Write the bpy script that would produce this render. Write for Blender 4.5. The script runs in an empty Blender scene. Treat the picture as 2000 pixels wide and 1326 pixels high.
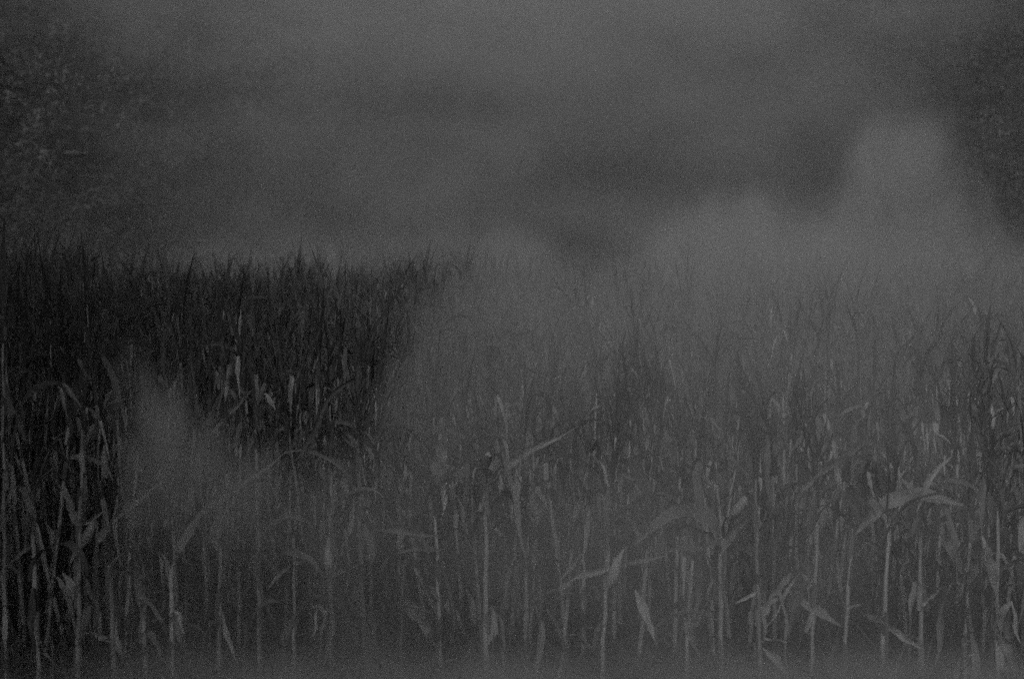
import bpy, math, random
import numpy as np

random.seed(7)
RNG = np.random.default_rng(11)
R = math.radians
scene = bpy.context.scene
COL = scene.collection

# ------------------------------------------------------------------ camera
HC = 2.16
PITCH = math.atan((663 - 440) / 2777.8)
cam_d = bpy.data.cameras.new("camera")
cam_d.lens = 50.0
cam_d.sensor_width = 36.0
cam_d.clip_start = 0.05
cam_d.clip_end = 2000.0
cam_d.dof.use_dof = True
cam_d.dof.focus_distance = 8.6
cam_d.dof.aperture_fstop = 2.2
cam = bpy.data.objects.new("camera", cam_d)
cam.location = (0, 0, HC)
cam.rotation_euler = (R(90) - PITCH, 0, 0)
COL.objects.link(cam)
scene.camera = cam

# ------------------------------------------------------------------ sky, sun, exposure
SUN_EL, SUN_ROT = R(35), R(193)
world = bpy.data.worlds.new("World")
scene.world = world
world.use_nodes = True
wn, wl = world.node_tree.nodes, world.node_tree.links
wn.clear()
sky = wn.new("ShaderNodeTexSky")
sky.sky_type = 'NISHITA'
sky.sun_disc = False
sky.sun_elevation = SUN_EL
sky.sun_rotation = SUN_ROT
sky.dust_density = 4.0
bw = wn.new("ShaderNodeRGBToBW")            # the photograph is black and white
bgn = wn.new("ShaderNodeBackground")
bgn.inputs["Strength"].default_value = 0.05
wo = wn.new("ShaderNodeOutputWorld")
wl.new(sky.outputs[0], bw.inputs[0])
wl.new(bw.outputs[0], bgn.inputs[0])
wl.new(bgn.outputs[0], wo.inputs[0])

sun_d = bpy.data.lights.new("sun", 'SUN')
sun_d.energy = 1.5
sun_d.angle = R(14)
sun = bpy.data.objects.new("sun", sun_d)
sun.rotation_euler = (R(90) - SUN_EL, 0, R(180) - SUN_ROT)
COL.objects.link(sun)

vs = scene.view_settings
vs.view_transform = 'Standard'
vs.look = 'None'
vs.gamma = 1.0
vs.use_curve_mapping = False
vs.exposure = -0.4

scene.render.engine = 'CYCLES'
cy = scene.cycles
cy.use_denoising = False
cy.use_adaptive_sampling = True
cy.adaptive_threshold = 0.05
cy.adaptive_min_samples = 20
cy.max_bounces = 4
cy.diffuse_bounces = 1
cy.transmission_bounces = 2
cy.glossy_bounces = 1
cy.transparent_max_bounces = 6
cy.volume_bounces = 2
cy.volume_step_rate = 3.0
cy.volume_max_steps = 256
cy.filter_width = 1.5

# ------------------------------------------------------------------ helpers
F_PX = 2777.8
CA, SA = math.cos(PITCH), math.sin(PITCH)


def at(px, py, d):
    """The point of the place seen at pixel (px, py) of the 2000-pixel photograph, d metres out into the field."""
    u, v = (px - 1000) / F_PX, (663 - py) / F_PX
    y, z = CA + SA * v, -SA + CA * v
    t = d / y
    return np.array((u * t, d, HC + z * t))


def make_mesh(name, V, F, mat, uv=None, smooth=True):
    me = bpy.data.meshes.new(name)
    V = np.asarray(V, dtype=np.float32)
    if isinstance(F, np.ndarray):
        k = F.shape[1]
        me.vertices.add(len(V))
        me.vertices.foreach_set("co", V.ravel())
        me.loops.add(F.size)
        me.loops.foreach_set("vertex_index", F.ravel().astype(np.int32))
        me.polygons.add(len(F))
        me.polygons.foreach_set("loop_start", np.arange(0, F.size, k, dtype=np.int32))
        me.update(calc_edges=True)
    else:
        me.from_pydata(V.tolist(), [], F)
    if uv is not None:
        lay = me.uv_layers.new(name="UVMap")
        idx = np.empty(len(me.loops), dtype=np.int32)
        me.loops.foreach_get("vertex_index", idx)
        lay.data.foreach_set("uv", np.asarray(uv, dtype=np.float32)[idx].ravel())
    if smooth:
        me.polygons.foreach_set("use_smooth", np.ones(len(me.polygons), dtype=bool))
    me.materials.append(mat)
    me.update()
    return me


def link(name, data, parent=None, loc=(0, 0, 0), rot=(0, 0, 0), sc=(1, 1, 1)):
    o = bpy.data.objects.new(name, data)
    o.location, o.rotation_euler, o.scale = loc, rot, sc
    o.parent = parent
    COL.objects.link(o)
    return o


def tag(o, label=None, cat=None, group=None, kind=None):
    for k, v in (("label", label), ("category", cat), ("group", group), ("kind", kind)):
        if v:
            o[k] = v
    return o


def unit(v):
    n = np.linalg.norm(v)
    return v / n if n > 1e-9 else v


def tube(P, rad, sides=8):
    """Rings along the points P with radii rad -> V, F (quads), uv."""
    P = np.asarray(P, float)
    V, UV = [], []
    ref = np.array((1.0, 0.13, 0.0))
    n = len(P)
    for i in range(n):
        t = unit(P[min(i + 1, n - 1)] - P[max(i - 1, 0)])
        a = ref - t * ref.dot(t)
        if np.linalg.norm(a) < 0.05:
            a = np.array((0, 1.0, 0)) - t * t[1]
        a = unit(a)
        b = np.cross(t, a)
        for k in range(sides):
            w = 2 * math.pi * k / sides
            V.append(P[i] + rad[i] * (a * math.cos(w) + b * math.sin(w)))
            UV.append((k / sides, i / n))
    F = [(i * sides + k, i * sides + (k + 1) % sides, (i + 1) * sides + (k + 1) % sides, (i + 1) * sides + k)
         for i in range(n - 1) for k in range(sides)]
    return np.array(V), np.array(F, dtype=np.int32), np.array(UV)


def join(parts):
    V, F, U, o = [], [], [], 0
    for v, f, u in parts:
        V.append(v); F.append(f + o); U.append(u); o += len(v)
    return np.concatenate(V), np.concatenate(F), np.concatenate(U)


# ------------------------------------------------------------------ materials (all neutral: a black and white photograph)
def plant_material(name, lo, hi, translucent=0.25, stripes=60.0, rough=0.75):
    m = bpy.data.materials.new(name)
    m.use_nodes = True
    n, l = m.node_tree.nodes, m.node_tree.links
    n.clear()
    out = n.new("ShaderNodeOutputMaterial")
    uvn = n.new("ShaderNodeUVMap")
    mp = n.new("ShaderNodeMapping")
    mp.inputs["Scale"].default_value = (stripes, 3.0, 1)
    l.new(uvn.outputs[0], mp.inputs[0])
    fine = n.new("ShaderNodeTexNoise")
    fine.inputs["Scale"].default_value = 1.0
    fine.inputs["Detail"].default_value = 2.0
    l.new(mp.outputs[0], fine.inputs["Vector"])
    geo = n.new("ShaderNodeNewGeometry")
    blot = n.new("ShaderNodeTexNoise")
    blot.inputs["Scale"].default_value = 7.0
    blot.inputs["Detail"].default_value = 3.0
    l.new(geo.outputs["Position"], blot.inputs["Vector"])
    add = n.new("ShaderNodeMath"); add.operation = 'MULTIPLY_ADD'
    add.inputs[1].default_value = 0.55
    l.new(fine.outputs[0], add.inputs[0])
    sc = n.new("ShaderNodeMath"); sc.operation = 'MULTIPLY'; sc.inputs[1].default_value = 0.5
    l.new(blot.outputs[0], sc.inputs[0])
    l.new(sc.outputs[0], add.inputs[2])
    oi = n.new("ShaderNodeObjectInfo")
    rnd = n.new("ShaderNodeMath"); rnd.operation = 'MULTIPLY_ADD'
    rnd.inputs[1].default_value = 0.35; rnd.inputs[2].default_value = -0.17
    l.new(oi.outputs["Random"], rnd.inputs[0])
    tot = n.new("ShaderNodeMath"); tot.operation = 'ADD'
    l.new(add.outputs[0], tot.inputs[0]); l.new(rnd.outputs[0], tot.inputs[1])
    ramp = n.new("ShaderNodeValToRGB")
    ramp.color_ramp.elements[0].position = 0.25
    ramp.color_ramp.elements[0].color = (lo, lo, lo, 1)
    ramp.color_ramp.elements[1].position = 0.8
    ramp.color_ramp.elements[1].color = (hi, hi, hi, 1)
    l.new(tot.outputs[0], ramp.inputs[0])
    b = n.new("ShaderNodeBsdfPrincipled")
    b.inputs["Roughness"].default_value = rough
    b.inputs["Specular IOR Level"].default_value = 0.25
    l.new(ramp.outputs[0], b.inputs["Base Color"])
    bump = n.new("ShaderNodeBump")
    bump.inputs["Strength"].default_value = 0.35
    bump.inputs["Distance"].default_value = 0.004
    l.new(fine.outputs[0], bump.inputs["Height"])
    l.new(bump.outputs[0], b.inputs["Normal"])
    if translucent:
        tr = n.new("ShaderNodeBsdfTranslucent")
        l.new(ramp.outputs[0], tr.inputs["Color"])
        mx = n.new("ShaderNodeMixShader"); mx.inputs[0].default_value = translucent
        l.new(b.outputs[0], mx.inputs[1]); l.new(tr.outputs[0], mx.inputs[2])
        l.new(mx.outputs[0], out.inputs[0])
    else:
        l.new(b.outputs[0], out.inputs[0])
    return m


def noise_material(name, lo, hi, scale, bump=0.5, dist=0.03, rough=0.9):
    m = bpy.data.materials.new(name)
    m.use_nodes = True
    n, l = m.node_tree.nodes, m.node_tree.links
    b = n["Principled BSDF"]
    b.inputs["Roughness"].default_value = rough
    b.inputs["Specular IOR Level"].default_value = 0.2
    geo = n.new("ShaderNodeNewGeometry")
    t = n.new("ShaderNodeTexNoise")
    t.inputs["Scale"].default_value = scale
    t.inputs["Detail"].default_value = 6
    t.inputs["Roughness"].default_value = 0.65
    l.new(geo.outputs["Position"], t.inputs["Vector"])
    ramp = n.new("ShaderNodeValToRGB")
    ramp.color_ramp.elements[0].position = 0.3
    ramp.color_ramp.elements[0].color = (lo, lo, lo, 1)
    ramp.color_ramp.elements[1].position = 0.72
    ramp.color_ramp.elements[1].color = (hi, hi, hi, 1)
    l.new(t.outputs[0], ramp.inputs[0])
    l.new(ramp.outputs[0], b.inputs["Base Color"])
    bp = n.new("ShaderNodeBump")
    bp.inputs["Strength"].default_value = bump
    bp.inputs["Distance"].default_value = dist
    l.new(t.outputs[0], bp.inputs["Height"])
    l.new(bp.outputs[0], b.inputs["Normal"])
    return m


M_LEAF = plant_material("bleached_maize_leaf", 0.12, 0.46, 0.1, 40)
M_DULL = plant_material("withered_maize_leaf", 0.035, 0.21, 0.1, 40)
M_MID = plant_material("faded_maize_leaf", 0.09, 0.36, 0.1, 40)
M_TOPLEAF = plant_material("withered_backlit_leaf", 0.022, 0.11, 0.1, 40)  # upright leaves: withered, with the tops' backlit darkness put into the colour
M_STALK = plant_material("dry_maize_stalk", 0.13, 0.46, 0.0, 9)
M_TASSEL = plant_material("dry_tassel", 0.025, 0.1, 0.0, 5)
M_HUSK = plant_material("dry_husk", 0.25, 0.55, 0.1, 18)
M_WEED = plant_material("withered_weed", 0.05, 0.24, 0.2, 6)
M_SOIL = noise_material("dark_soil", 0.02, 0.06, 3.0, 0.8, 0.05)
M_BARK = noise_material("tree_bark", 0.02, 0.05, 9.0, 0.8, 0.03)
M_PALE = noise_material("weathered_pale_wood", 0.06, 0.13, 12.0, 0.4, 0.01)
M_CROWN = plant_material("tree_foliage", 0.018, 0.05, 0.2, 3)
M_TUFT = plant_material("pale_leaf_tuft", 0.05, 0.13, 0.2, 3)
M_CROWN2 = plant_material("pale_tree_foliage", 0.025, 0.075, 0.2, 3)

# ------------------------------------------------------------------ ground
gx = np.concatenate([np.linspace(-300, -14, 8), np.linspace(-12, 12, 49), np.linspace(14, 300, 8)])
gy = np.concatenate([np.linspace(-60, 3, 8), np.linspace(4, 36, 65), np.linspace(40, 600, 10)])
GX, GY = np.meshgrid(gx, gy)
GZ = 0.02 * np.sin(GY * 2 * math.pi / 0.56) * ((GY > 5) & (GY < 34)) + RNG.uniform(-0.02, 0.02, GX.shape) - 0.02
gv = np.stack([GX, GY, GZ], -1).reshape(-1, 3)
nx = len(gx)
gf = np.array([(j * nx + i, j * nx + i + 1, (j + 1) * nx + i + 1, (j + 1) * nx + i)
               for j in range(len(gy) - 1) for i in range(nx - 1)], dtype=np.int32)
tag(link("ground", make_mesh("ground", gv, gf, M_SOIL)), "dark bare soil of the maize field", "ground", kind="structure")

# ------------------------------------------------------------------ maize leaves
def ribbon(C, W, fold, twist, ripple, cross, side0=None):
    """A leaf blade along the points C with widths W -> rows of verts."""
    n = len(C)
    rows = []
    us = np.linspace(-1, 1, cross)
    ph = random.uniform(0, 6.3)
    for i in range(n):
        t = unit(C[min(i + 1, n - 1)] - C[max(i - 1, 0)])
        s0 = np.array((0.0, 1.0, 0.0)) if side0 is None else side0
        s = s0 - t * s0.dot(t)
        s = unit(s) if np.linalg.norm(s) > 0.05 else unit(np.array((1.0, 0, 0)) - t * t[0])
        nn = np.cross(t, s)
        a = twist * (i / (n - 1)) ** 1.3
        s, nn = s * math.cos(a) + nn * math.sin(a), nn * math.cos(a) - s * math.sin(a)
        f = fold * (0.6 + 0.4 * math.sin(3 * i / n + ph))
        row = []
        jag = 1 + random.uniform(-0.16, 0.16)
        for u in us:
            rp = ripple * W[i] * u * math.sin(9.0 * i / n * 2 + ph + (1.7 if u > 0 else 0))
            row.append(C[i] + s * u * jag * W[i] / 2 * math.cos(f) + nn * (abs(u) * W[i] / 2 * math.sin(f) + rp))
        rows.append(row)
    return rows


def rows_mesh(rows):
    V = np.array([p for r in rows for p in r])
    c = len(rows[0])
    n = len(rows)
    F = np.array([(i * c + k, i * c + k + 1, (i + 1) * c + k + 1, (i + 1) * c + k) for i in range(n - 1) for k in range(c - 1)], dtype=np.int32)
    U = np.array([(k / (c - 1), i / (n - 1)) for i in range(n) for k in range(c)])
    return V, F, U


def width_profile(s):
    rise = 0.5 + 0.5 * min(1.0, s / 0.25)
    fall = 1 - max(0.0, (s - 0.3) / 0.7) ** 1.7
    return max(rise * fall, 0.03)


def leaf_arrays(kind, L, w, seg=14, cross=5, sheath=0.12):
    """A dried leaf growing out along +x from a stalk on the z axis; origin at the collar."""
    if kind == 'arch':
        th0, bend, sk, thk = R(random.uniform(58, 80)), R(random.uniform(100, 160)), 2, 0
    elif kind == 'upright':
        th0, bend, sk, thk = R(random.uniform(72, 88)), R(random.uniform(0, 35)), 2, 0
    elif kind == 'broken':
        th0, bend, sk, thk = R(random.uniform(45, 80)), R(20), random.uniform(0.15, 0.55), R(random.uniform(-89, -50))
    else:  # hanging
        th0, bend, sk, thk = R(random.uniform(0, 40)), R(80), random.uniform(0.06, 0.15), R(random.uniform(-88, -70))
    r = 0.014
    p = np.array((r, 0.0, 0.0))
    C, W = [p.copy()], [w * 0.6]
    yb = random.uniform(-0.35, 0.35)
    for i in range(1, seg + 1):
        s = i / seg
        th = th0 - bend * s ** 1.4 if s < sk else thk + R(12) * math.sin(7 * s)
        ya = yb * s
        step = L / seg
        p = p + step * np.array((math.cos(th) * math.cos(ya), math.cos(th) * math.sin(ya) + 0.06 * math.sin(5 * s + yb * 9), math.sin(th)))
        C.append(p.copy())
        W.append(w * width_profile(s) * (0.7 if abs(s - sk) < 0.06 else 1))
    rows = ribbon(np.array(C), W, R(random.uniform(10, 62)), random.uniform(-2.2, 2.2), random.uniform(0.08, 0.3), cross)
    if sheath:
        us = np.linspace(-1, 1, cross)
        srows = []
        for j in range(4):
            q = j / 4
            rr = r * (0.95 + 0.35 * q)
            srows.append([np.array((rr * math.cos(u * 2.1), rr * math.sin(u * 2.1), -sheath * (1 - q))) for u in us])
        rows = srows + rows
    return rows_mesh(rows)


POOL = {}
for kind, num in (('arch', 14), ('upright', 14), ('broken', 20), ('hanging', 16)):
    POOL[kind] = []
    for i in range(num):
        L = random.uniform(0.28, 0.6) * (0.8 if kind == 'upright' else 1)
        w = random.uniform(0.024, 0.052) * (0.75 if kind == 'upright' else 1)
        POOL[kind].append(make_mesh("leaf_" + kind, *leaf_arrays(kind, L, w)[:2], M_TOPLEAF if kind == 'upright' else (M_LEAF if kind == 'broken' and i % 2 or kind == 'hanging' and i % 3 == 0 else M_DULL), None))
        me = POOL[kind][-1]
        # uv from the row order
        nv = len(me.vertices)
        uvv = np.array([((k % 5) / 4, (k // 5) / (nv // 5)) for k in range(nv)])
        lay = me.uv_layers.new(name="UVMap")
        idx = np.empty(len(me.loops), dtype=np.int32)
        me.loops.foreach_get("vertex_index", idx)
        lay.data.foreach_set("uv", uvv[idx].astype(np.float32).ravel())


def tassel_arrays(h, branches, sides=4, seg=4):
    parts = []
    for b in range(branches + 1):
        if b == 0:
            base, az, th, L = 0.0, 0, R(random.uniform(80, 90)), h
        else:
            base, az, th, L = h * random.uniform(0.1, 0.45), random.uniform(0, 6.28), R(random.uniform(55, 80)), h * random.uniform(0.35, 0.7)
        p = np.array((0, 0, base))
        P = [p]
        for i in range(seg):
            e = th - (R(35) * (i / seg) if b else R(8) * i / seg)
            p = p + L / seg * np.array((math.cos(e) * math.cos(az), math.cos(e) * math.sin(az), math.sin(e)))
            P.append(p)
        rad = [0.0042 * (1 - 0.75 * i / seg) + (0.0012 if i % 2 else 0) for i in range(seg + 1)]
        parts.append(tube(P, rad, sides))
    return join(parts)


TASSELS = [make_mesh("tassel", *tassel_arrays(random.uniform(0.22, 0.36), random.randint(1, 6))[:2], M_TASSEL,
                     None) for _ in range(8)]


def ear_arrays():
    n, sides = 10, 10
    P, rad = [], []
    for i in range(n + 1):
        s = i / n
        P.append((0.004 * math.sin(6 * s), 0, 0.23 * s))
        rad.append(0.006 + 0.023 * math.sin(math.pi * min(1, s * 1.05) ** 0.75) * (1 - 0.25 * s))
    v, f, u = tube(P, rad, sides)
    a = np.arctan2(v[:, 1], v[:, 0])
    v[:, :2] *= (1 + 0.1 * np.sin(a * 5))[:, None]
    return v, f, u


EAR = make_mesh("ear", *ear_arrays()[:2], M_HUSK, ear_arrays()[2])


def stalk_path(h, bend=0.05):
    """Node points of a slightly zigzag stalk."""
    P = [np.zeros(3)]
    z, i = 0.0, 0
    az = random.uniform(0, 6.28)
    while z < h - 0.02:
        dz = min(random.uniform(0.1, 0.14) + 0.05 * min(1, z), h - z)
        z += dz
        i += 1
        b = bend * (z / 1.5) ** 2
        P.append(np.array((b * math.cos(az) + (0.0025 if i % 2 else -0.0025) + random.uniform(-.002, .002),
                           b * math.sin(az) + random.uniform(-.002, .002), z)))
    return P


def stalk_arrays(P, r0=0.0125, sides=8):
    """Tapered stalk with a swollen ring at every node and a torn top."""
    h = P[-1][2]
    pts, rad = [np.array((P[0][0], P[0][1], -0.05))], [r0 * 1.1]
    for i in range(len(P) - 1):
        a, b = P[i], P[i + 1]
        for s in (0.0, 0.1, 0.5, 0.9):
            q = a + (b - a) * s
            pts.append(q)
            rad.append(r0 * (1 - 0.62 * (q[2] / max(h, 1.35)) ** 1.3) * (1.22 if s == 0.0 and i else 1.0))
    pts.append(P[-1]); rad.append(rad[-1] * 0.8)
    v, f, u = tube(pts, rad, sides)
    u[:, 1] *= h * 3
    k = np.arange(len(v)) >= len(v) - sides
    v[k, 2] += RNG.uniform(-0.02, 0.015, k.sum())
    # close the top
    return v, f, u


def stalk_mesh(P, r0=0.0125):
    v, f, u = stalk_arrays(P, r0)
    return make_mesh("stalk", v, f, M_STALK, u)


def grow(plant, P, lo, n_hang, density=1.0, tassel=True, ear=False, top=True):
    """Hang leaves, a tassel and an ear on a stalk as parts of PLANT."""
    az = random.uniform(0, 6.28)
    h = P[-1][2]
    for i in range(1, len(P)):
        z = P[i][2]
        az += math.pi + random.uniform(-0.5, 0.5)
        if random.random() > density:
            continue
        q = z / max(h, 1.2)
        if z < lo:
            if random.random() < n_hang:
                kind = 'hanging'
            else:
                continue
        elif q < 0.72:
            kind = random.choices(['arch', 'broken', 'hanging', 'upright'], (2.0, 4.6, 2.6, 1.2))[0]
        else:
            kind = random.choices(['upright', 'arch', 'broken'], (4.5, 0.8, 3))[0]
        me = random.choice(POOL[kind])
        s = random.uniform(0.8, 1.15) * (0.85 if q > 0.8 else 1)
        link("leaf", me, plant, tuple(P[i]), (random.uniform(-.1, .1), random.uniform(-.1, .1), az), (s, s, s))
    if top:
        for k in range(random.randint(1, 3)):
            s = random.uniform(0.75, 1.1)
            link("leaf", random.choice(POOL['upright']), plant, tuple(P[-1] - np.array((0, 0, 0.03 * k))), (0, 0, random.uniform(0, 6.28)), (s, s, s))
    if tassel:
        s = random.uniform(0.8, 1.2)
        link("tassel", random.choice(TASSELS), plant, tuple(P[-1] - np.array((0, 0, 0.01))), (random.uniform(-.15, .15), random.uniform(-.15, .15), random.uniform(0, 6.3)), (s, s, s))
    if ear:
        i = max(2, int(len(P) * 0.55))
        a = random.uniform(0, 6.28)
        link("ear", EAR, plant, tuple(P[i] + np.array((0.012 * math.cos(a), 0.012 * math.sin(a), 0))),
             (0, random.choice((0.25, 0.5, 2.6)), a))


ROW = 0.56
Y0 = 6.5
ORD = ("first second third fourth fifth sixth seventh eighth ninth tenth eleventh twelfth thirteenth fourteenth fifteenth sixteenth "
       "seventeenth eighteenth nineteenth twentieth").split()


# front row: (pixel x of the base, height, kind of thing that sets it apart, look for the label, density, lower bare limit, ear, tassel)
FRONT = [
    (12, 1.75, "tall dark maize plant at the very left edge of the field, spiked above its neighbours", 1.0, 0.7, 0, 1),
    (76, 0.95, "thin kinked maize stalk in the dark corner, drooping leaf at its head", 0.35, 0.5, 0, 0),
    (152, 1.35, "dark maize stalk with a forked leaf halfway up, second from the unsmoked corner", 0.8, 0.65, 0, 1),
    (226, 0.62, "snapped pale maize stalk whose long broken top leans toward the smoke, leftmost such", 0.2, 0.3, 0, 0),
    (284, 0.58, "short snapped maize stalk with two leaves sagging to the right at its foot", 0.2, 0.3, 0, 0),
    (338, 0.58, "snapped maize stalk carrying the longest slanting broken stem", 0.2, 0.4, 0, 0),
    (427, 1.45, "maize stalk with a swollen sheath and a long leaf sagging from its foot", 0.8, 0.75, 0, 1),
    (508, 1.35, "bent maize stalk with a torn ragged joint at knee height", 0.75, 0.65, 0, 0),
    (574, 0.72, "thick snapped maize stalk with a thin side leaf, just before the eared plant", 0.3, 0.3, 0, 0),
    (645, 1.5, "straight maize stalk with a fat upright husked ear", 0.8, 0.8, 0, 1),
    (718, 1.55, "straight bare maize stalk standing right after the plant with the upright ear", 0.8, 0.75, 0, 1),
    (784, 0.62, "short leaning maize stalk with a broad leaf drooping from a sharp bend", 0.3, 0.5, 0, 0),
    (862, 1.4, "smoke-veiled maize plant with a broad upright leaf, between the drooping bend and the middle stalk", 0.85, 0.6, 0, 1),
    (948, 1.4, "pale maize stalk near the middle, its high leaf bent into a hook", 0.75, 0.75, 0, 0),
    (1026, 1.25, "slim smoke-veiled maize plant just past the middle stalk", 0.8, 0.6, 0, 1),
    (1096, 0.66, "snapped maize stalk with one long straight leaf reaching far to the right", 0.25, 0.3, 0, 0),
    (1174, 1.45, "stout smoke-veiled maize stalk crossed by the long straight leaf of its neighbour", 0.8, 0.7, 1, 1),
    (1246, 1.3, "maize plant whose lower leaves sag to the right, beyond the long straight leaf", 0.8, 0.5, 0, 0),
    (1338, 0.62, "short snapped maize stub with a pale blunt head", 0.3, 0.3, 0, 0),
    (1409, 1.0, "slender maize stalk with a broad leaf arched over to the left", 0.6, 0.8, 0, 0),
    (1486, 1.5, "thick maize stalk with several side leaves and a hooked folded leaf", 0.85, 0.7, 0, 1),
    (1582, 1.3, "thin maize stalk below a high slanting broken leaf", 0.7, 0.8, 0, 1),
    (1647, 1.15, "maize stalk with a thick folded stem dropping left from its waist", 0.7, 0.75, 0, 0),
    (1722, 1.2, "maize stalk with a fallen stem slanting down to its right", 0.75, 0.7, 0, 1),
    (1800, 1.3, "maize plant with narrow upright leaves, just before the big arched leaf's stalk", 0.8, 0.6, 0, 1),
    (1885, 1.45, "maize stalk with forked lower leaves and the biggest arched leaf, toward the right edge", 0.75, 0.85, 0, 1),
    (1948, 1.4, "maize stalk near the right edge with a folded leaf and a sagging foot leaf", 0.8, 0.7, 1, 1),
    (2018, 1.5, "maize plant cut by the right edge of the picture", 0.85, 0.6, 0, 1),
]


def new_plant(x, y, lean=0.04, rz=None):
    e = bpy.data.objects.new("maize_plant", None)
    e.empty_display_size = 0.1
    e.location = (x, y, -0.01)
    e.rotation_euler = (random.gauss(0, lean), random.gauss(0, lean), random.uniform(0, 6.28) if rz is None else rz)
    COL.objects.link(e)
    return e


front = {}
for px, h, lab, dens, lo, ear, tas in FRONT:
    y = Y0 + random.uniform(-0.05, 0.05)
    b = at(px, 1345, y)
    random.seed(int(px * 13 + 5))
    e = new_plant(b[0], y, 0.03, 0.0)
    if px > 600 and h > 0.9:
        h *= 0.66 if px > 1000 else 0.74
    P = stalk_path(h, 0.03)
    link("stalk", stalk_mesh(P, random.uniform(0.0092, 0.0138)), e)
    grow(e, P, lo, 0.5, min(1, dens + 0.1), bool(tas), bool(ear), top=h > 0.9)
    for _ in range(3 if h > 0.8 else 1):                # long withered leaves, bent and crossing
        i = random.randrange(2, len(P))
        s = random.uniform(0.85, 1.2)
        link("leaf", random.choice(POOL['broken'] + POOL['arch']), e, tuple(P[i]), (random.uniform(-.3, .3), random.uniform(-.3, .3), random.choice((0, math.pi)) + random.uniform(-.8, .8)), (s, s, s))
    tag(e, lab, "maize plant", "front row of dried maize")
    front[px] = e

random.seed(21)


def local(e, p):
    m = e.matrix_basis.inverted()
    from mathutils import Vector
    return np.array(m @ Vector(p))


def smooth_line(pts, n):
    """Catmull-Rom through pts, n samples."""
    P = [np.asarray(p, float) for p in pts]
    P = [2 * P[0] - P[1]] + P + [2 * P[-1] - P[-2]]
    out = []
    m = len(P) - 3
    for i in range(n):
        t = i / (n - 1) * m
        k = min(int(t), m - 1)
        t -= k
        a, b, c, d = P[k:k + 4]
        out.append(0.5 * (2 * b + (c - a) * t + (2 * a - 5 * b + 4 * c - d) * t * t + (3 * b - a - 3 * c + d) * t ** 3))
    return np.array(out)


def hero_leaf(px, pts, w, d0=None, d1=None, twist=0.6, fold=38, even=False, mat=None):
    """A single leaf of the front plant PX that follows the bends seen in the photograph."""
    e = front[px]
    d0 = d0 or Y0 - 0.03
    d1 = d1 or d0 - random.uniform(-0.12, 0.2)
    n = 24
    k = len(pts)
    C = smooth_line([local(e, at(p[0], p[1], d0 + (d1 - d0) * i / (k - 1))) for i, p in enumerate(pts)], n)
    W = [w / 440.0 * ((0.72 + 0.22 * math.sin(i * 0.7)) * min(1, 3.2 * (1 - i / n)) if even else min(1, 0.35 + 2.4 * i / n) * width_profile(i / (n - 1) * 0.97)) for i in range(n)]
    ax = unit(C[-1] - C[0])
    side = unit(np.cross(ax, np.array((0.0, 1.0, 0.25))))
    rows = ribbon(C, W, R(fold), twist, 0.13, 5, side)
    V, F, U = rows_mesh(rows)
    link("leaf", make_mesh("leaf", V, F, mat or M_LEAF, U), e)


def hero_stem(px, pts, w, d0=None, d1=None):
    e = front[px]
    d0 = d0 or Y0 - 0.02
    d1 = d1 or d0 + 0.3
    k = len(pts)
    C = smooth_line([local(e, at(p[0] + random.uniform(-4, 4), p[1] + random.uniform(-4, 4), d0 + (d1 - d0) * i / (k - 1))) for i, p in enumerate(pts)], 14)
    rad = [w / 1150.0 * (1.05 - 0.75 * i / 13) * (1.2 if i % 4 == 0 else 1) for i in range(14)]
    v, f, u = tube(C, rad, 8)
    o = link("broken_stem", make_mesh("broken_stem", v, f, M_STALK, u), e)
    for i in (2, 5, 7, 9, 11, 13):
        s = random.uniform(0.5, 0.85)
        link("leaf", random.choice(POOL['broken'] + POOL['hanging']), o, tuple(C[i]), (random.uniform(-.4, .4), random.uniform(-.4, .4), random.uniform(0, 6.3)), (s, s, s))


hero_leaf(1885, [(1882, 985), (1800, 966), (1745, 974), (1702, 1008), (1670, 1044)], 36, twist=0.3, fold=24, mat=M_MID)
hero_leaf(1885, [(1880, 1120), (1860, 1078), (1832, 1050)], 20)
hero_leaf(1885, [(1888, 1150), (1905, 1100), (1925, 1068)], 20)
hero_leaf(1885, [(1884, 1290), (1900, 1268), (1915, 1300)], 24)
hero_leaf(1800, [(1790, 1000), (1815, 935), (1862, 888)], 16, twist=0.1)
hero_leaf(1948, [(1946, 1160), (1930, 1090), (1926, 1058)], 26)
hero_leaf(1948, [(1948, 1235), (1966, 1262), (1986, 1322)], 26)
hero_leaf(1948, [(1948, 1150), (1975, 1140), (2010, 1136)], 10)
hero_leaf(1409, [(1404, 1062), (1384, 1010), (1330, 994), (1282, 1024), (1238, 1064)], 34, twist=0.3, fold=26, mat=M_MID)
hero_leaf(1409, [(1408, 1080), (1430, 1040), (1462, 1012)], 22)
hero_leaf(1096, [(1092, 1152), (1122, 1128), (1205, 1106), (1308, 1083)], 17, twist=0.15, fold=35, even=True)
hero_leaf(1096, [(1096, 1130), (1120, 1100), (1148, 1068)], 13)
hero_leaf(1647, [(1642, 1222), (1600, 1194), (1566, 1172), (1546, 1118)], 19, twist=0.3, mat=M_MID)
hero_leaf(1486, [(1488, 1195), (1515, 1160), (1548, 1110)], 26, twist=0.3, even=True)
hero_leaf(1486, [(1484, 1150), (1460, 1165), (1436, 1178)], 10)
hero_leaf(1486, [(1490, 1245), (1530, 1250), (1570, 1256)], 9, even=True)
hero_leaf(1486, [(1490, 1265), (1520, 1290), (1545, 1330)], 20)
hero_leaf(1647, [(1648, 1185), (1670, 1180), (1692, 1176)], 10)
hero_leaf(1722, [(1722, 1212), (1748, 1230), (1776, 1252), (1808, 1268)], 18, twist=0.4)
hero_leaf(1722, [(1722, 1216), (1704, 1206), (1686, 1196)], 13)
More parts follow.
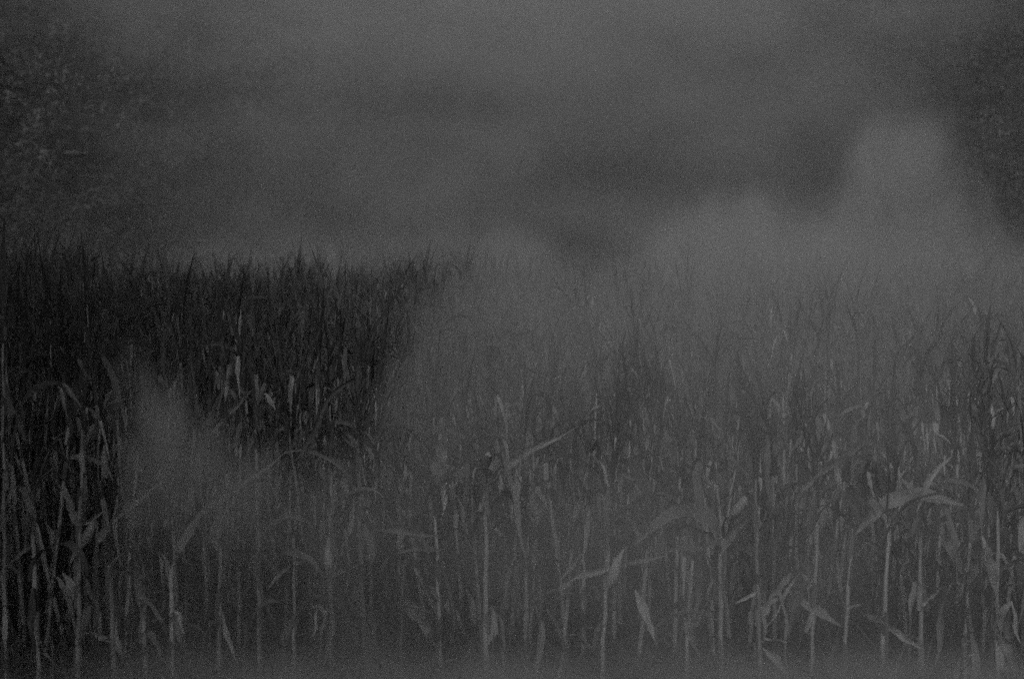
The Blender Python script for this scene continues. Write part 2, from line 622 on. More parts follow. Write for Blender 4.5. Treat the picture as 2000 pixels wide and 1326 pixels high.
hero_leaf(1722, [(1724, 1215), (1740, 1225), (1756, 1236)], 18)
hero_leaf(1800, [(1800, 1180), (1825, 1160), (1848, 1138)], 12, even=True)
hero_leaf(284, [(276, 1162), (302, 1190), (330, 1236), (348, 1272)], 16, even=True)
hero_leaf(284, [(284, 1228), (304, 1250), (318, 1292)], 18)
hero_leaf(226, [(222, 1200), (234, 1262), (262, 1322)], 18, even=True)
hero_leaf(226, [(220, 1255), (195, 1242), (164, 1234)], 14)
hero_leaf(152, [(150, 1180), (138, 1140), (122, 1118)], 22)
hero_leaf(152, [(158, 1034), (140, 995), (122, 938)], 18)
hero_leaf(152, [(160, 1028), (186, 1008), (214, 984)], 12)
hero_leaf(12, [(10, 640), (5, 530), (9, 426)], 14, twist=0.2, mat=M_TOPLEAF)
hero_leaf(76, [(70, 1060), (62, 1000), (48, 958), (28, 948)], 22)
hero_leaf(76, [(72, 1222), (90, 1270), (114, 1308)], 14)
hero_leaf(76, [(68, 1052), (45, 1078), (-2, 1118)], 10)
hero_leaf(427, [(430, 1196), (446, 1245), (466, 1296)], 17, even=True)
hero_leaf(427, [(425, 1075), (420, 1035), (432, 1000)], 26)
hero_leaf(338, [(340, 1195), (352, 1200), (362, 1255)], 16)
hero_leaf(574, [(568, 1104), (545, 1122), (522, 1150)], 9)
hero_leaf(574, [(572, 1100), (606, 1092), (636, 1092)], 9, even=True)
hero_leaf(645, [(645, 1178), (622, 1180), (602, 1192)], 11)
hero_leaf(645, [(648, 1125), (672, 1112), (706, 1100)], 12)
hero_leaf(784, [(776, 1178), (812, 1196), (840, 1236), (852, 1266)], 28, twist=0.2)
hero_leaf(784, [(776, 1176), (815, 1182), (846, 1200)], 14)
hero_leaf(862, [(860, 1074), (812, 1070), (768, 1082)], 14)
hero_leaf(862, [(858, 1046), (800, 1040), (732, 1034)], 14)
hero_leaf(862, [(852, 945), (860, 890), (872, 836)], 30, twist=0.2)
hero_leaf(948, [(950, 905), (985, 914), (1012, 894), (1070, 862), (1134, 829)], 20, twist=0.3, even=True)
hero_leaf(948, [(948, 1262), (962, 1220), (958, 1180)], 26)
hero_leaf(1246, [(1240, 1150), (1262, 1200), (1284, 1262)], 20)
hero_leaf(1338, [(1336, 1205), (1350, 1240), (1372, 1290)], 20)
hero_leaf(1582, [(1562, 958), (1620, 910), (1692, 862)], 16, twist=0.2, even=True)
hero_leaf(338, [(346, 1076), (392, 1004), (440, 966), (500, 926), (560, 880)], 20, Y0 - 0.1, Y0 - 0.25, twist=0.4, even=True)
hero_leaf(574, [(578, 900), (612, 846), (640, 780), (692, 738), (700, 752)], 14, Y0 - 0.02, Y0 - 0.1, twist=0.5, mat=M_DULL)
hero_leaf(226, [(190, 1056), (225, 1012), (285, 962), (342, 900)], 17, Y0 - 0.1, Y0 - 0.25, twist=0.4, even=True)
hero_leaf(427, [(400, 862), (440, 812), (468, 786), (494, 758)], 14, Y0 - 0.02, Y0 - 0.1, twist=0.4, mat=M_MID)
# the fat upright ear
e = front[645]
p = local(e, at(640, 1125, Y0 - 0.03))
link("ear", EAR, e, tuple(p), (0, 0.04, 1.0), (0.85, 0.85, 0.8))

# ------------------------------------------------------------------ the rows behind
random.seed(33)
spots = []
for k in range(1, 41):
    y = Y0 + ROW * k
    half = 0.40 * y + 1.6
    x = -half + random.uniform(0, 0.2)
    while x < half:
        x += random.uniform(0.10, 0.18)
        if random.random() < 0.06:
            x += random.uniform(0.1, 0.3)
        spots.append((x + random.uniform(-.02, .02), y + random.uniform(-0.07, 0.07), k))
for sx in (-1, 1):                                   # the front row goes on outside the picture
    x = 2.62
    while x < 4.3:
        spots.append((sx * x, Y0 + random.uniform(-.05, .05), 0))
        x += random.uniform(0.15, 0.22)


TALL = {}                                            # single plants that spike above the rest on the left
for px, d, py in ((3, 7.06, 436), (28, 7.06, 478), (88, 8.18, 466), (176, 8.74, 490), (322, 9.86, 502)):
    p = at(px, py, d)
    TALL[(p[0], d)] = p[2] - 0.34
    spots.append((p[0], d, round((d - Y0) / ROW)))


def plant_height(x, y):
    if (x, y) in TALL:
        return TALL[(x, y)]
    h = random.gauss(1.16, 0.13)
    if random.random() < 0.12:
        h *= random.uniform(0.45, 0.8)
    if x < -0.30 * y:
        h += 0.16
    if x > 0.25 * y and y < 16:
        h *= 0.9
    if x > -0.1 * y and y < 14:
        h *= 0.95
    return min(max(h, 0.45), 1.55)


inview = sorted([s for s in spots if abs(s[0]) < 0.362 * s[1] and s[2] > 0], key=lambda s: s[1])
n_single = 300 - len(FRONT)
single = set(inview[:n_single])
STALKS = []
for _ in range(36):
    h = 1.2
    P = stalk_path(h, random.uniform(0.0, 0.06))
    STALKS.append((P, stalk_mesh(P)))
STUBS = []
for _ in range(6):
    P = stalk_path(random.uniform(0.5, 0.95), 0.04)
    STUBS.append((P, stalk_mesh(P)))

ROWNAME = {1: "second", 2: "third", 3: "fourth", 4: "fifth", 5: "sixth", 6: "seventh", 7: "eighth", 8: "ninth", 9: "tenth", 10: "eleventh", 11: "twelfth", 12: "thirteenth"}
place = {}
for (x, y, k) in sorted(single, key=lambda s: (s[2], s[0])):
    h = plant_height(x, y)
    e = new_plant(x, y, 0.07)
    if random.random() < 0.09 and (x, y) not in TALL:
        e.rotation_euler.y += random.choice((-1, 1)) * random.uniform(0.25, 0.6)
    if h < 0.8:
        P, me = random.choice(STUBS)
    else:
        P, me = random.choice(STALKS)
        e.scale = (1, 1, h / 1.2)
    link("stalk", me, e)
    tas, ear = h > 0.8 and random.random() < 0.6, random.random() < 0.2
    grow(e, P, 0.4, 0.8, 0.95, tas, ear, h > 0.8)
    if k < 6:
        for _ in range(2):
            i = random.randrange(2, len(P))
            s = random.uniform(0.8, 1.15)
            link("leaf", random.choice(POOL['broken'][::2] + POOL['arch'][:8] + POOL['hanging'][:3]), e, tuple(P[i]), (random.uniform(-.3, .3), random.uniform(-.3, .3), random.uniform(0, 6.28)), (s, s, s))
    u = x / (0.36 * y)
    where = ("the dark clear patch" if u < -0.45 else "the smoke's left edge" if u < -0.1
             else "thick middle smoke" if u < 0.55 else "thinner smoke at right")
    if (x, y) in TALL:
        tas = True
    look = "tall spiked" if (x, y) in TALL else "snapped short" if h < 0.8 else ("tasselled" if tas else "bare-headed")
    c = place[(k, where)] = place.get((k, where), -1) + 1
    tag(e, "%s maize plant%s, %s from left, %s row %s" % (look, " with ear" if ear else "", ORD[c], ROWNAME[k], ("at " if "edge" in where else "within ") + where), "maize plant",
        "maize of the %s row in %s" % (ROWNAME[k], where))

# every plant further back, or beside the picture, joined
def low_leaf(kind, L, w):
    return leaf_arrays(kind, L, w, 6, 3, 0)


def low_plant():
    parts = []
    P = stalk_path(1.2, random.uniform(0.0, 0.06))
    sel = P[::2] + [P[-1]]
    parts.append(tube(sel, [0.0125 * (1 - 0.6 * (q[2] / 1.2)) for q in sel], 5))
    az = random.uniform(0, 6.28)
    for i in range(2, len(P)):
        az += math.pi + random.uniform(-.5, .5)
        if random.random() > 0.85:
            continue
        q = P[i][2] / 1.2
        kind = ('hanging' if q < 0.35 else random.choices(['arch', 'broken', 'hanging', 'upright'], (2.0, 4.6, 2.6, 1.2))[0] if q < 0.72
                else random.choices(['upright', 'arch', 'broken'], (4.5, 0.8, 3))[0])
        v, f, u = low_leaf(kind, random.uniform(.32, .64), random.uniform(.024, .05))
        if kind in ('broken', 'hanging') and random.random() < 0.4:
            u = u + 20.0                              # marks a bleached leaf
        c, s = math.cos(az), math.sin(az)
        v = np.stack([v[:, 0] * c - v[:, 1] * s, v[:, 0] * s + v[:, 1] * c, v[:, 2]], -1) + P[i]
        parts.append((v, f, u))
    for _ in range(2):
        az = random.uniform(0, 6.28)
        v, f, u = low_leaf('upright', random.uniform(.3, .5), random.uniform(.02, .04))
        c, s = math.cos(az), math.sin(az)
        parts.append((np.stack([v[:, 0] * c - v[:, 1] * s, v[:, 0] * s + v[:, 1] * c, v[:, 2]], -1) + P[-1], f, u))
    if random.random() < 0.7:
        v, f, u = tassel_arrays(random.uniform(.22, .36), random.randint(1, 4), 3, 3)
        parts.append((v + P[-1], f, u))
    return join(parts)


LOWS = [low_plant() for _ in range(28)]
parts = []
for s in spots:
    if s in single:
        continue
    x, y, k = s
    v, f, u = random.choice(LOWS)
    a, h = random.uniform(0, 6.28), plant_height(x, y) / 1.2
    tx, ty = random.gauss(0, .05), random.gauss(0, .05)
    c, q = math.cos(a), math.sin(a)
    z = v[:, 2] * h
    parts.append((np.stack([v[:, 0] * c - v[:, 1] * q + x + tx * z, v[:, 0] * q + v[:, 1] * c + y + ty * z, z], -1), f, u))
V, F, U = join(parts)
crop = make_mesh("maize_crop", V, F, M_DULL, U)
crop.materials.append(M_LEAF)
crop.polygons.foreach_set("material_index", (U[F[:, 0], 0] > 10).astype(np.int32))
tag(link("maize_crop", crop), "dense dried maize of the far rows fading into smoke", "maize", kind="stuff")

# litter and withered weeds between the rows
parts = []
for i in range(9000):
    y = Y0 - 0.3 + (random.random() ** 1.6) * 12
    x = random.uniform(-1, 1) * (0.4 * y + 0.5)
    p = np.array((x, y, 0.0))
    L = random.uniform(0.12, 0.6)
    lying = random.random() < 0.45
    az, th = random.uniform(0, 6.28), (R(random.uniform(0, 14)) if lying else R(random.uniform(40, 88)))
    C, W = [p + (0, 0, 0.01)], [0.006]
    for j in range(1, 5):
        e2 = th - (0 if lying else R(16) * j)
        C.append(C[-1] + L / 4 * np.array((math.cos(e2) * math.cos(az), math.cos(e2) * math.sin(az), math.sin(e2))))
        W.append((0.026 if lying else 0.009) * (1 - j / 4.6))
    parts.append(rows_mesh(ribbon(np.array(C), W, R(25), random.uniform(-1, 1), 0.05, 3, np.array((-math.sin(az), math.cos(az), 0)))))
V, F, U = join(parts)
tag(link("litter", make_mesh("litter", V, F, M_WEED, U)), "withered weeds and fallen leaves between the maize rows", "litter", kind="stuff")

# ------------------------------------------------------------------ trees behind the field
def leaf_cloud(centers, radii, n, size):
    """Many small leaf faces scattered in the shells of leafy clumps."""
    c = RNG.integers(0, len(centers), n)
    d = RNG.normal(size=(n, 3))
    d /= np.linalg.norm(d, axis=1)[:, None]
    r = RNG.uniform(0.35, 1.0, n) ** 0.6
    p = centers[c] + d * (radii[c] * r)[:, None]
    a = RNG.normal(size=(n, 3)); a /= np.linalg.norm(a, axis=1)[:, None]
    b = np.cross(a, RNG.normal(size=(n, 3))); b /= np.linalg.norm(b, axis=1)[:, None]
    s = size * RNG.uniform(0.6, 1.4, n)[:, None]
    V = np.stack([p - a * s, p + b * s * 0.55, p + a * s, p - b * s * 0.55], 1).reshape(-1, 3)
    F = np.arange(4 * n, dtype=np.int32).reshape(-1, 4)
    U = np.tile(np.array(((0, 0), (1, 0), (1, 1), (0, 1)), float), (n, 1)) + np.repeat(RNG.uniform(0, 9, (n, 1)), 4, 0)
    return V, F, U


def tree(x, y, h, spread, label, n=5200, mat=None, low=0.18, limbs=11, leaf=0.085, group="trees behind the maize field"):
    e = bpy.data.objects.new("tree", None)
    e.location = (x, y, 0)
    COL.objects.link(e)
    P = [np.array((random.uniform(-.12, .12) * i, random.uniform(-.12, .12) * i, h * 0.8 * i / 7 - 0.1)) for i in range(8)]
    parts = [tube(P, [0.26 * (1 - 0.85 * i / 7) * h / 11 for i in range(8)], 9)]
    cs, rs = [], []
    for i in range(limbs):
        s = low + (0.95 - low) * i / (limbs - 1)
        b = P[min(7, int(s * 7))]
        az = i * 2.4 + random.uniform(-.5, .5)
        L = spread * (0.55 + 0.6 * math.sin(math.pi * min(1, s + 0.12))) * random.uniform(0.7, 1.1)
        Q = [b]
        for j in range(1, 6):
            el = R(random.uniform(10, 45))
            Q.append(Q[-1] + L / 5 * np.array((math.cos(az) * math.cos(el), math.sin(az) * math.cos(el), math.sin(el))))
            az += random.uniform(-.3, .3)
        parts.append(tube(Q, [0.075 * (1 - 0.15 * j) * h / 11 for j in range(6)], 6))
        for j in range(2, 6):
            for _ in range(2):
                cs.append(Q[j] + RNG.normal(size=3) * 0.35)
                rs.append(random.uniform(0.35, 0.85))
    for _ in range(8):
        cs.append(P[-1] + RNG.normal(size=3) * np.array((0.9, 0.9, 0.8)))
        rs.append(random.uniform(0.4, 0.9))
    V, F, U = join(parts)
    link("trunk", make_mesh("trunk", V, F, M_BARK, U), e)
    V, F, U = leaf_cloud(np.array(cs), np.array(rs), n, leaf)
    link("crown", make_mesh("crown", V, F, mat or M_CROWN, U, smooth=False), e)
    tag(e, label, "tree", group)
    return e


random.seed(5)
tree_specs = [
    (-60, 31.5, 11.5, 3.0, "dark leafy tree at the far left edge above the tallest maize", None),
    (170, 30.5, 10.5, 2.6, "dark tree with a short pale bare branch, second from the left edge", None),
    (420, 33.0, 11.5, 3.0, "leafy tree fading into smoke, behind the clear patch of maize", M_CROWN2),
    (700, 34.0, 12.0, 3.2, "dim tree left of centre, half lost in smoke", None),
    (1010, 35.0, 12.0, 3.3, "tree at the centre, almost swallowed by the smoke", None),
    (1330, 34.0, 12.0, 3.2, "dim tree right of centre behind the low end of the smoke bank", None),
    (1570, 32.5, 11.5, 2.8, "dark tree showing in the gap left of the rising smoke plume", None),
    (1800, 31.5, 12.0, 2.9, "dark tree whose crown stands over the rising smoke plume", None),
    (2010, 30.0, 11.0, 2.7, "nearest dark tree with pale leaf tufts at the right edge", M_CROWN2),
]
trees = []
for px, d, h, s, lab, mt in tree_specs:
    trees.append(tree(at(px, 440, d)[0], d, h, s, lab, mat=mt))
for i in range(8):   # second rank closes the gaps
    d = 39 + random.uniform(-1.5, 1.5)
    x = -17 + i * 4.9 + random.uniform(-.8, .8)
    side = ["farthest left", "next to the farthest left", "left of centre", "just left of the middle", "just right of the middle", "right of centre", "next to the farthest right", "farthest right"][i]
    tree(x, d, random.uniform(12, 14), 3.4, "tall tree of the hindmost rank, %s, glimpsed between nearer crowns" % side, n=4200)

# four unseen trees, added beside the camera only to darken the field's left end
for x, y, h, w in ((-5.6, -2.8, 13.5, "first"), (-7.1, 1.0, 15.5, "second"), (-8.8, 4.6, 16.0, "third"), (-11.3, 8.5, 16.0, "fourth")):
    tree(x, y, h, 3.2, "unseen tree added to shade the left end of the field, %s from the camera" % w,
         n=24000, low=0.1, limbs=22, leaf=0.18, group="added unseen shade trees")

# wooded slope that closes the view behind the trees
hx = np.linspace(-120, 120, 61)
hy = np.linspace(44, 130, 26)
HX, HY = np.meshgrid(hx, hy)
HZ = np.clip((HY - 44) / 55, 0, 1) ** 0.8 * 30 + 1.2 * np.sin(HX * 0.13 + HY * 0.05) * np.clip((HY - 46) / 20, 0, 1) - 0.6
hv = np.stack([HX, HY, HZ], -1).reshape(-1, 3)
hf = np.array([(j * 61 + i, j * 61 + i + 1, (j + 1) * 61 + i + 1, (j + 1) * 61 + i) for j in range(25) for i in range(60)], dtype=np.int32)
tag(link("hill", make_mesh("hill", hv, hf, M_SOIL)), "dark wooded slope rising behind the trees", "hill", kind="structure")
cx, cyy = RNG.uniform(-45, 45, 900), RNG.uniform(46, 88, 900)
cz = np.clip((cyy - 44) / 55, 0, 1) ** 0.8 * 30
wc = np.stack([cx, cyy, cz + RNG.uniform(0.5, 5.0, 900)], -1)
V, F, U = leaf_cloud(wc, RNG.uniform(1.0, 2.2, 900), 60000, 0.2)
tag(link("woodland", make_mesh("woodland", V, F, M_CROWN, U, smooth=False)), "dim woodland covering the slope beyond the smoke", "woodland", kind="stuff")

# pale bent bare branch on the second tree
e = trees[1]
parts = []
pts = [at(72, 296, 28.8), at(90, 298, 28.75), at(110, 297, 28.7), at(130, 299, 28.6), at(155, 299, 28.5), at(182, 301, 28.4)]
C = smooth_line([local(e, p) for p in pts], 16)
v, f, u = tube(C, [0.075 - 0.0032 * i + 0.012 * math.sin(i * 1.9) for i in range(16)], 7)
tag(link("bare_branch", make_mesh("bare_branch", v, f, M_PALE, u), e), "short pale bare branch lying level in the crown")

# pale leaf tufts seen against the dark crowns
def tuft(tr, px, py, d, r, n):
    V, F, U = leaf_cloud(np.array([local(tr, at(px, py, d))]), np.array([r]), n, 0.06)
    tag(link("leaf_tuft", make_mesh("leaf_tuft", V, F, M_TUFT, U, smooth=False), tr), kind="stuff")


tuft(trees[1], 312, 148, 29.5, 0.16, 60)
for q in ((12, 155), (100, 190), (85, 130), (118, 152)):
    tuft(trees[0], q[0], q[1], 28.6, 0.14, 30)
for q in ((1905, 128), (1970, 118), (1985, 75), (1895, 318), (1965, 330), (1940, 60), (1912, 275)):
    tuft(trees[8], q[0], q[1], 27.6, 0.2, 44)

for _ in range(16):
    tuft(trees[0], random.uniform(0, 130), random.uniform(60, 330), 28.6, random.uniform(0.1, 0.3), 50)
for _ in range(18):
    tuft(trees[1], random.uniform(120, 360), random.uniform(60, 400), 28.6, random.uniform(0.1, 0.32), 50)
for _ in range(16):
    tuft(trees[8], random.uniform(1870, 2010), random.uniform(40, 370), 27.6, random.uniform(0.1, 0.28), 50)

# shrubs at the field's end
def shrub(x, y, h, label):
    e = bpy.data.objects.new("shrub", None)
    e.location = (x, y, 0)
    COL.objects.link(e)
    parts, cs, rs = [], [], []
    for i in range(7):
        az, el = i * 0.9 + random.uniform(-.3, .3), R(random.uniform(50, 85))
        Q = [np.array((0, 0, -0.05))]
        for j in range(4):
            Q.append(Q[-1] + h / 4.2 * np.array((math.cos(az) * math.cos(el), math.sin(az) * math.cos(el), math.sin(el))))
            el -= R(7)
        parts.append(tube(Q, [0.03, 0.026, 0.02, 0.014, 0.008], 5))
        for j in range(1, 5):
            cs.append(Q[j] + RNG.normal(size=3) * 0.15); rs.append(random.uniform(0.22, 0.45))
    V, F, U = join(parts)
    link("stem", make_mesh("stem", V, F, M_BARK, U), e)
    V, F, U = leaf_cloud(np.array(cs), np.array(rs), 1300, 0.05)
    link("foliage", make_mesh("foliage", V, F, M_CROWN2, U, smooth=False), e)
    tag(e, label, "shrub", "shrubs along the end of the field")


for i, px in enumerate((30, 215, 380, 560, 760, 960, 1180, 1400, 1600, 1790, 1960)):
    word = ["first", "second", "third", "fourth", "fifth", "sixth", "seventh", "eighth", "ninth", "tenth", "eleventh"][i]
    d = 33.6 + random.uniform(-.4, .4) - (3 if i in (0, 1) else 0)
    shrub(at(px, 440, d)[0], d, random.uniform(2.2, 3.4), "low leafy shrub at the end of the field, %s from the left" % word)

# ------------------------------------------------------------------ smoke
def smoke_material(name, albedo=0.86, aniso=0.15):
    m = bpy.data.materials.new(name)
    m.use_nodes = True
    n, l = m.node_tree.nodes, m.node_tree.links
    n.clear()
    out = n.new("ShaderNodeOutputMaterial")
    pv = n.new("ShaderNodeVolumePrincipled")
    pv.inputs["Color"].default_value = (albedo, albedo, albedo, 1)
    pv.inputs["Density"].default_value = 1.0
    pv.inputs["Anisotropy"].default_value = aniso
    l.new(pv.outputs[0], out.inputs["Volume"])
    return m


M_SMOKE = smoke_material("drifting_smoke")


def smoke(name, label, lo, hi, voxel, top, strength, soft, density, yprof=0.5, wob=0.15, wscale=1.6, lump=0.5, lscale=0.8, base=None, seed=0.0, stretch=(1, 1, 1)):
    """A bank of drifting smoke in the box lo..hi. TOP: (x, z) of its upper outline; STRENGTH: (x, factor) along it."""
    ng = bpy.data.node_groups.new(name, 'GeometryNodeTree')
    ng.interface.new_socket("Geometry", in_out='OUTPUT', socket_type='NodeSocketGeometry')
    n, l = ng.nodes, ng.links

    def M(op, a, b=None, c=None, clamp=False):
        nd = n.new("ShaderNodeMath"); nd.operation = op; nd.use_clamp = clamp
        for i, v in enumerate((a, b, c)):
            if v is None:
                continue
            if isinstance(v, (int, float)):
                nd.inputs[i].default_value = v
            else:
                l.new(v, nd.inputs[i])
        return nd.outputs[0]

    def smoothstep(v, a, b):
        nd = n.new("ShaderNodeMapRange"); nd.interpolation_type = 'SMOOTHSTEP'
        l.new(v, nd.inputs["Value"])
        nd.inputs["From Min"].default_value = a; nd.inputs["From Max"].default_value = b
        return nd.outputs[0]

    def noise(scale, detail, off, dist=0.0):
        mp = n.new("ShaderNodeVectorMath"); mp.operation = 'ADD'
        ms = n.new("ShaderNodeVectorMath"); ms.operation = 'MULTIPLY'
        l.new(pos.outputs[0], ms.inputs[0]); ms.inputs[1].default_value = stretch
        l.new(ms.outputs[0], mp.inputs[0]); mp.inputs[1].default_value = (off, off * 0.7, -off)
        t = n.new("ShaderNodeTexNoise")
        t.inputs["Scale"].default_value = scale; t.inputs["Detail"].default_value = detail
        t.inputs["Distortion"].default_value = dist
        l.new(mp.outputs[0], t.inputs["Vector"])
        return t.outputs[0]

    def curve(pts, xin, vmax):
        nd = n.new("ShaderNodeFloatCurve")
        c = nd.mapping.curves[0]
        x0, x1 = lo[0], hi[0]
        q = sorted((min(1, max(0, (p[0] - x0) / (x1 - x0))), min(1, max(0, p[1] / vmax))) for p in pts)
        while len(c.points) < len(q):
            c.points.new(0.5, 0.5)
        for cp, (a, b) in zip(c.points, q):
            cp.location = (a, b); cp.handle_type = 'VECTOR'
        nd.mapping.update()
        l.new(xin, nd.inputs["Value"])
        return M('MULTIPLY', nd.outputs[0], vmax)

    pos = n.new("GeometryNodeInputPosition")
    sep = n.new("ShaderNodeSeparateXYZ")
    l.new(pos.outputs[0], sep.inputs[0])
    X, Y, Z = sep.outputs
    w1 = M('SUBTRACT', noise(wscale, 4.0, seed), 0.5)
    w2 = M('SUBTRACT', noise(wscale, 3.0, seed + 13), 0.5)
    xw = M('ADD', X, M('MULTIPLY', w2, wob * 2))
    xn = n.new("ShaderNodeMapRange")
    l.new(xw, xn.inputs["Value"])
    xn.inputs["From Min"].default_value = lo[0]; xn.inputs["From Max"].default_value = hi[0]
    h = curve(top, xn.outputs[0], hi[2])
    st = curve(strength, xn.outputs[0], max(p[1] for p in strength))
    d = M('SUBTRACT', M('ADD', h, M('MULTIPLY', w1, wob * 2)), Z)
    body = smoothstep(d, 0.0, soft)
    ym, yh = (lo[1] + hi[1]) / 2, (hi[1] - lo[1]) / 2
    yy = M('DIVIDE', M('ABSOLUTE', M('SUBTRACT', M('ADD', Y, M('MULTIPLY', w2, yh * 0.5)), ym)), yh)
    prof = M('SUBTRACT', 1.0, smoothstep(yy, yprof, 0.98))
    xe = M('MULTIPLY', smoothstep(X, lo[0], lo[0] + 0.06 * (hi[0] - lo[0])), M('SUBTRACT', 1.0, smoothstep(X, hi[0] - 0.06 * (hi[0] - lo[0]), hi[0])))
    lm = M('ADD', 1.0 - lump, M('MULTIPLY', smoothstep(noise(lscale, 4.0, seed + 31, 0.4), 0.32, 0.68), 2 * lump))
    rho = M('MULTIPLY', M('MULTIPLY', M('MULTIPLY', body, prof), M('MULTIPLY', st, xe)), M('MULTIPLY', lm, density))
    if base is not None:
        rho = M('MULTIPLY', rho, smoothstep(Z, base[0], base[1]))
    vc = n.new("GeometryNodeVolumeCube")
    l.new(rho, vc.inputs["Density"])
    vc.inputs["Min"].default_value = lo
    vc.inputs["Max"].default_value = hi
    for ax, nm in enumerate(("Resolution X", "Resolution Y", "Resolution Z")):
        vc.inputs[nm].default_value = max(8, int((hi[ax] - lo[ax]) / voxel))
    sm = n.new("GeometryNodeSetMaterial")
    sm.inputs["Material"].default_value = M_SMOKE
    l.new(vc.outputs[0], sm.inputs[0])
    go = n.new("NodeGroupOutput")
    l.new(sm.outputs[0], go.inputs[0])
    c = np.array([(x, y, z) for x in (lo[0], hi[0]) for y in (lo[1], hi[1]) for z in (lo[2], hi[2])])
    me = make_mesh(name, c, [(0, 1, 3, 2), (4, 6, 7, 5), (0, 4, 5, 1), (2, 3, 7, 6), (0, 2, 6, 4), (1, 5, 7, 3)], M_SMOKE, smooth=False)
    o = link(name, me)
    md = o.modifiers.new("smoke", 'NODES')
    md.node_group = ng
    tag(o, label, "smoke", "drifting smoke", "stuff")
    return o


def outline(pts, d):
    out = []
    for px, py in pts:
        p = at(px, py, d)
        out.append((p[0], max(p[2], 0.0)))
    return out


def along(pts, d):
    return [((px - 1000) / F_PX * d * 1.0, s) for px, s in pts]


# low smoke creeping before the front row; its edge cuts the clear dark patch on the left
d = 5.6
smoke("smoke", "low smoke creeping over the foot of the front maize row", (-2.6, 5.25, 0.0), (2.8, 5.95, 2.6), 0.05,
      outline([(60, 1500), (150, 1250), (190, 1000), (230, 880), (270, 735), (330, 760), (410, 820), (520, 865), (610, 845), (680, 800), (740, 730),
               (790, 660), (835, 580), (870, 500), (960, 450), (1200, 440), (1350, 400), (1600, 400), (1800, 470), (1930, 640), (2050, 850)], d),
      along([(0, 0.0), (150, 0.15), (280, 0.75), (600, 0.95), (900, 1.05), (1400, 1.1), (1650, 1.0), (1850, 0.7), (2000, 0.45)], d),
      soft=0.34, density=0.72, wob=0.2, wscale=2.6, lump=0.5, lscale=2.2, seed=1.0)
# a ragged wisp licking up beside the dark patch
d = 6.2
smoke("smoke", "ragged wisp of smoke rising out of the dark maize at left", (-2.0, 5.98, 0.62), (-0.6, 6.42, 1.7), 0.035,
      outline([(190, 1200), (215, 960), (240, 790), (255, 660), (270, 600), (290, 640), (320, 690), (345, 680), (372, 750), (410, 740), (440, 800), (500, 800), (560, 850), (640, 900)], d),
      along([(150, 0.0), (215, 0.3), (262, 1.0), (350, 0.9), (450, 0.7), (600, 0.6)], d),
      soft=0.42, density=3.2, wob=0.2, wscale=5.0, lump=0.9, lscale=4.5, base=(0.62, 1.15), seed=41.0, stretch=(1.5, 1, 0.6))
# smoke lying in the first rows
d = 8.5
smoke("smoke", "smoke lying thick among the front rows of the middle", (-1.6, 6.6, 0.0), (4.2, 10.4, 3.2), 0.09,
      outline([(600, 1300), (690, 900), (760, 700), (810, 580), (860, 490), (960, 440), (1200, 430), (1330, 380), (1600, 370), (1800, 420), (2000, 500), (2200, 560)], d),
      along([(600, 0.4), (800, 0.9), (1000, 1.0), (1500, 0.9), (1800, 0.6), (2100, 0.4)], d),
      soft=0.6, density=0.13, wob=0.3, wscale=1.4, lump=0.6, lscale=1.2, seed=5.0)
smoke("smoke", "thin pale mist added along the ground for a bottom-edge glow", (-3.0, 5.98, 0.0), (3.0, 6.42, 0.6), 0.04,  # added mist, stands in for the pale glow at the frame's bottom edge
      [(-3, 0.32), (3, 0.32)], [(-3, 0.2), (-1.9, 0.4), (-1.0, 1.0), (3, 1.0)],
      soft=0.24, density=3.4, wob=0.06, wscale=2.0, lump=0.4, lscale=1.5, seed=3.0)
d = 15.0
smoke("smoke", "smoke bank spread over the far rows of the field", (-3.5, 10.8, 0.0), (8.0, 19.0, 4.5), 0.16,
      outline([(680, 700), (770, 560), (840, 510), (920, 465), (1150, 472), (1270, 430), (1350, 360), (1450, 340), (1560, 370), (1800, 360), (2000, 430), (2300, 450)], d),
      along([(650, 0.2), (850, 0.9), (1000, 1.0), (1700, 0.9), (2000, 0.5), (2300, 0.4)], d),
      soft=0.8, density=0.2, wob=0.45, wscale=0.9, lump=0.5, lscale=0.8, seed=9.0)
d = 21.0
smoke("smoke", "rising plume of pale smoke against the right-hand trees", (1.0, 19.6, 0.0), (8.2, 22.4, 4.4), 0.11,
      outline([(1150, 510), (1265, 450), (1290, 410), (1370, 360), (1440, 330), (1490, 350), (1520, 410), (1600, 415), (1632, 390), (1655, 290), (1682, 215), (1735, 180), (1785, 205), (1825, 190), (1858, 245),
               (1880, 300), (1905, 330), (1925, 400), (2000, 460)], d),
      along([(1100, 0.3), (1300, 0.9), (1500, 1.0), (1800, 1.0), (1950, 0.6)], d),
      soft=0.8, density=0.5, wob=0.6, wscale=2.0, lump=0.7, lscale=1.7, seed=15.5, stretch=(1.5, 1, 0.55))
d = 21.6
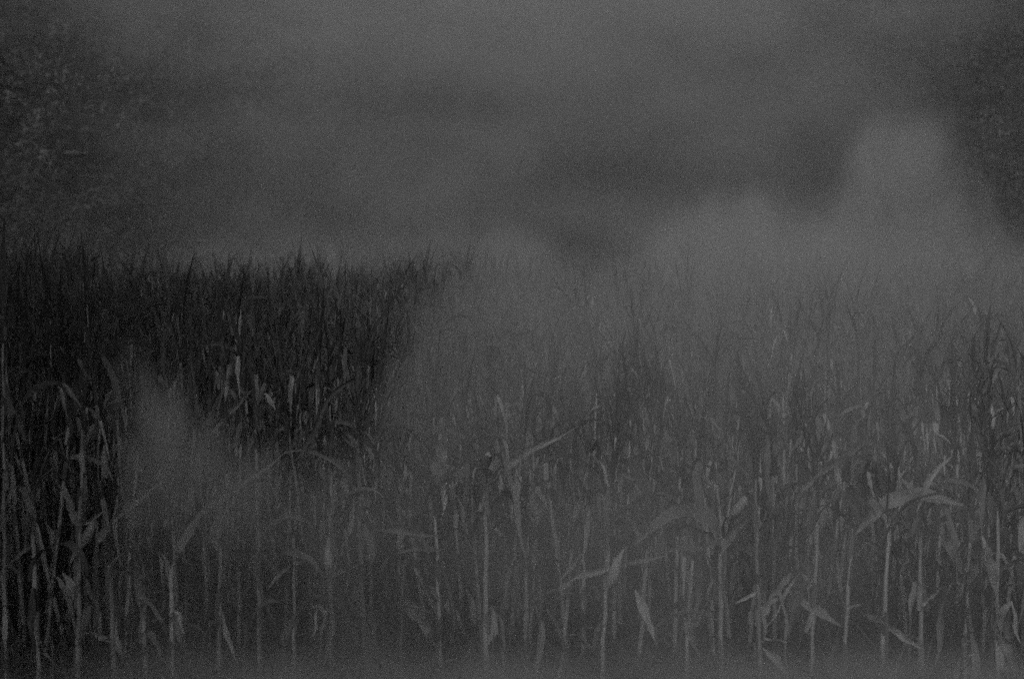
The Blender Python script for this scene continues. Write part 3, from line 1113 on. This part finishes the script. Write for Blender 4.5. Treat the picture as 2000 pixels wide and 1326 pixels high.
smoke("smoke", "low pale band of smoke along the far end of the maize, left of centre", (-6.6, 20.4, 0.0), (0.95, 22.8, 4.3), 0.14,
      outline([(220, 560), (330, 490), (430, 430), (560, 415), (640, 440), (760, 420), (900, 400), (1000, 410), (1100, 450), (1110, 500)], d),
      along([(250, 0.1), (430, 0.7), (600, 0.8), (900, 0.9), (1060, 0.7), (1115, 0.3)], d),
      soft=0.7, density=0.5, wob=0.5, wscale=1.2, lump=0.6, lscale=1.0, seed=52.0)
d = 26.0
smoke("smoke", "thin high smoke veiling the trees across the back", (-10.0, 23.5, 0.0), (11.0, 28.5, 9.5), 0.28,
      [(-10, 9.4), (11, 9.4)],
      along([(-60, 0.04), (150, 0.07), (350, 0.2), (600, 0.45), (900, 0.75), (1250, 0.85), (1450, 0.7), (1600, 0.42), (1750, 0.3), (1900, 0.13), (2100, 0.07)], d),
      soft=1.2, density=0.58, wob=0.7, wscale=0.6, lump=0.6, lscale=0.75, stretch=(0.7, 1, 1.2), seed=20.0)

smoke("smoke", "pale smoke drifting high before the tree tops", (-10.0, 20.2, 4.5), (10.5, 22.6, 6.6), 0.14,
      [(-10.0, 6.5), (10.5, 6.5)],
      along([(-60, 0.4), (100, 0.5), (350, 0.8), (700, 0.8), (1000, 1.0), (1400, 0.8), (1700, 0.55), (1900, 0.35), (2100, 0.2)], 21.5),
      soft=0.5, density=0.38, wob=0.3, wscale=0.8, lump=0.95, lscale=1.0, base=(4.5, 5.8), seed=27.0, stretch=(0.7, 1, 1.2))

# ------------------------------------------------------------------ thin haze in the air of the whole place
hm = bpy.data.materials.new("thin_haze")
hm.use_nodes = True
n, l = hm.node_tree.nodes, hm.node_tree.links
n.clear()
out = n.new("ShaderNodeOutputMaterial")
pv = n.new("ShaderNodeVolumePrincipled")
pv.inputs["Color"].default_value = (0.9, 0.9, 0.9, 1)
pv.inputs["Density"].default_value = 0.0012
l.new(pv.outputs[0], out.inputs["Volume"])
lo, hi = (-320, -70, -1.0), (320, 620, 45.0)
c = np.array([(x, y, z) for x in (lo[0], hi[0]) for y in (lo[1], hi[1]) for z in (lo[2], hi[2])])
tag(link("haze", make_mesh("haze", c, [(0, 1, 3, 2), (4, 6, 7, 5), (0, 4, 5, 1), (2, 3, 7, 6), (0, 2, 6, 4), (1, 5, 7, 3)], hm, smooth=False)),
    "thin grey haze in the air over the field", "haze", kind="stuff")
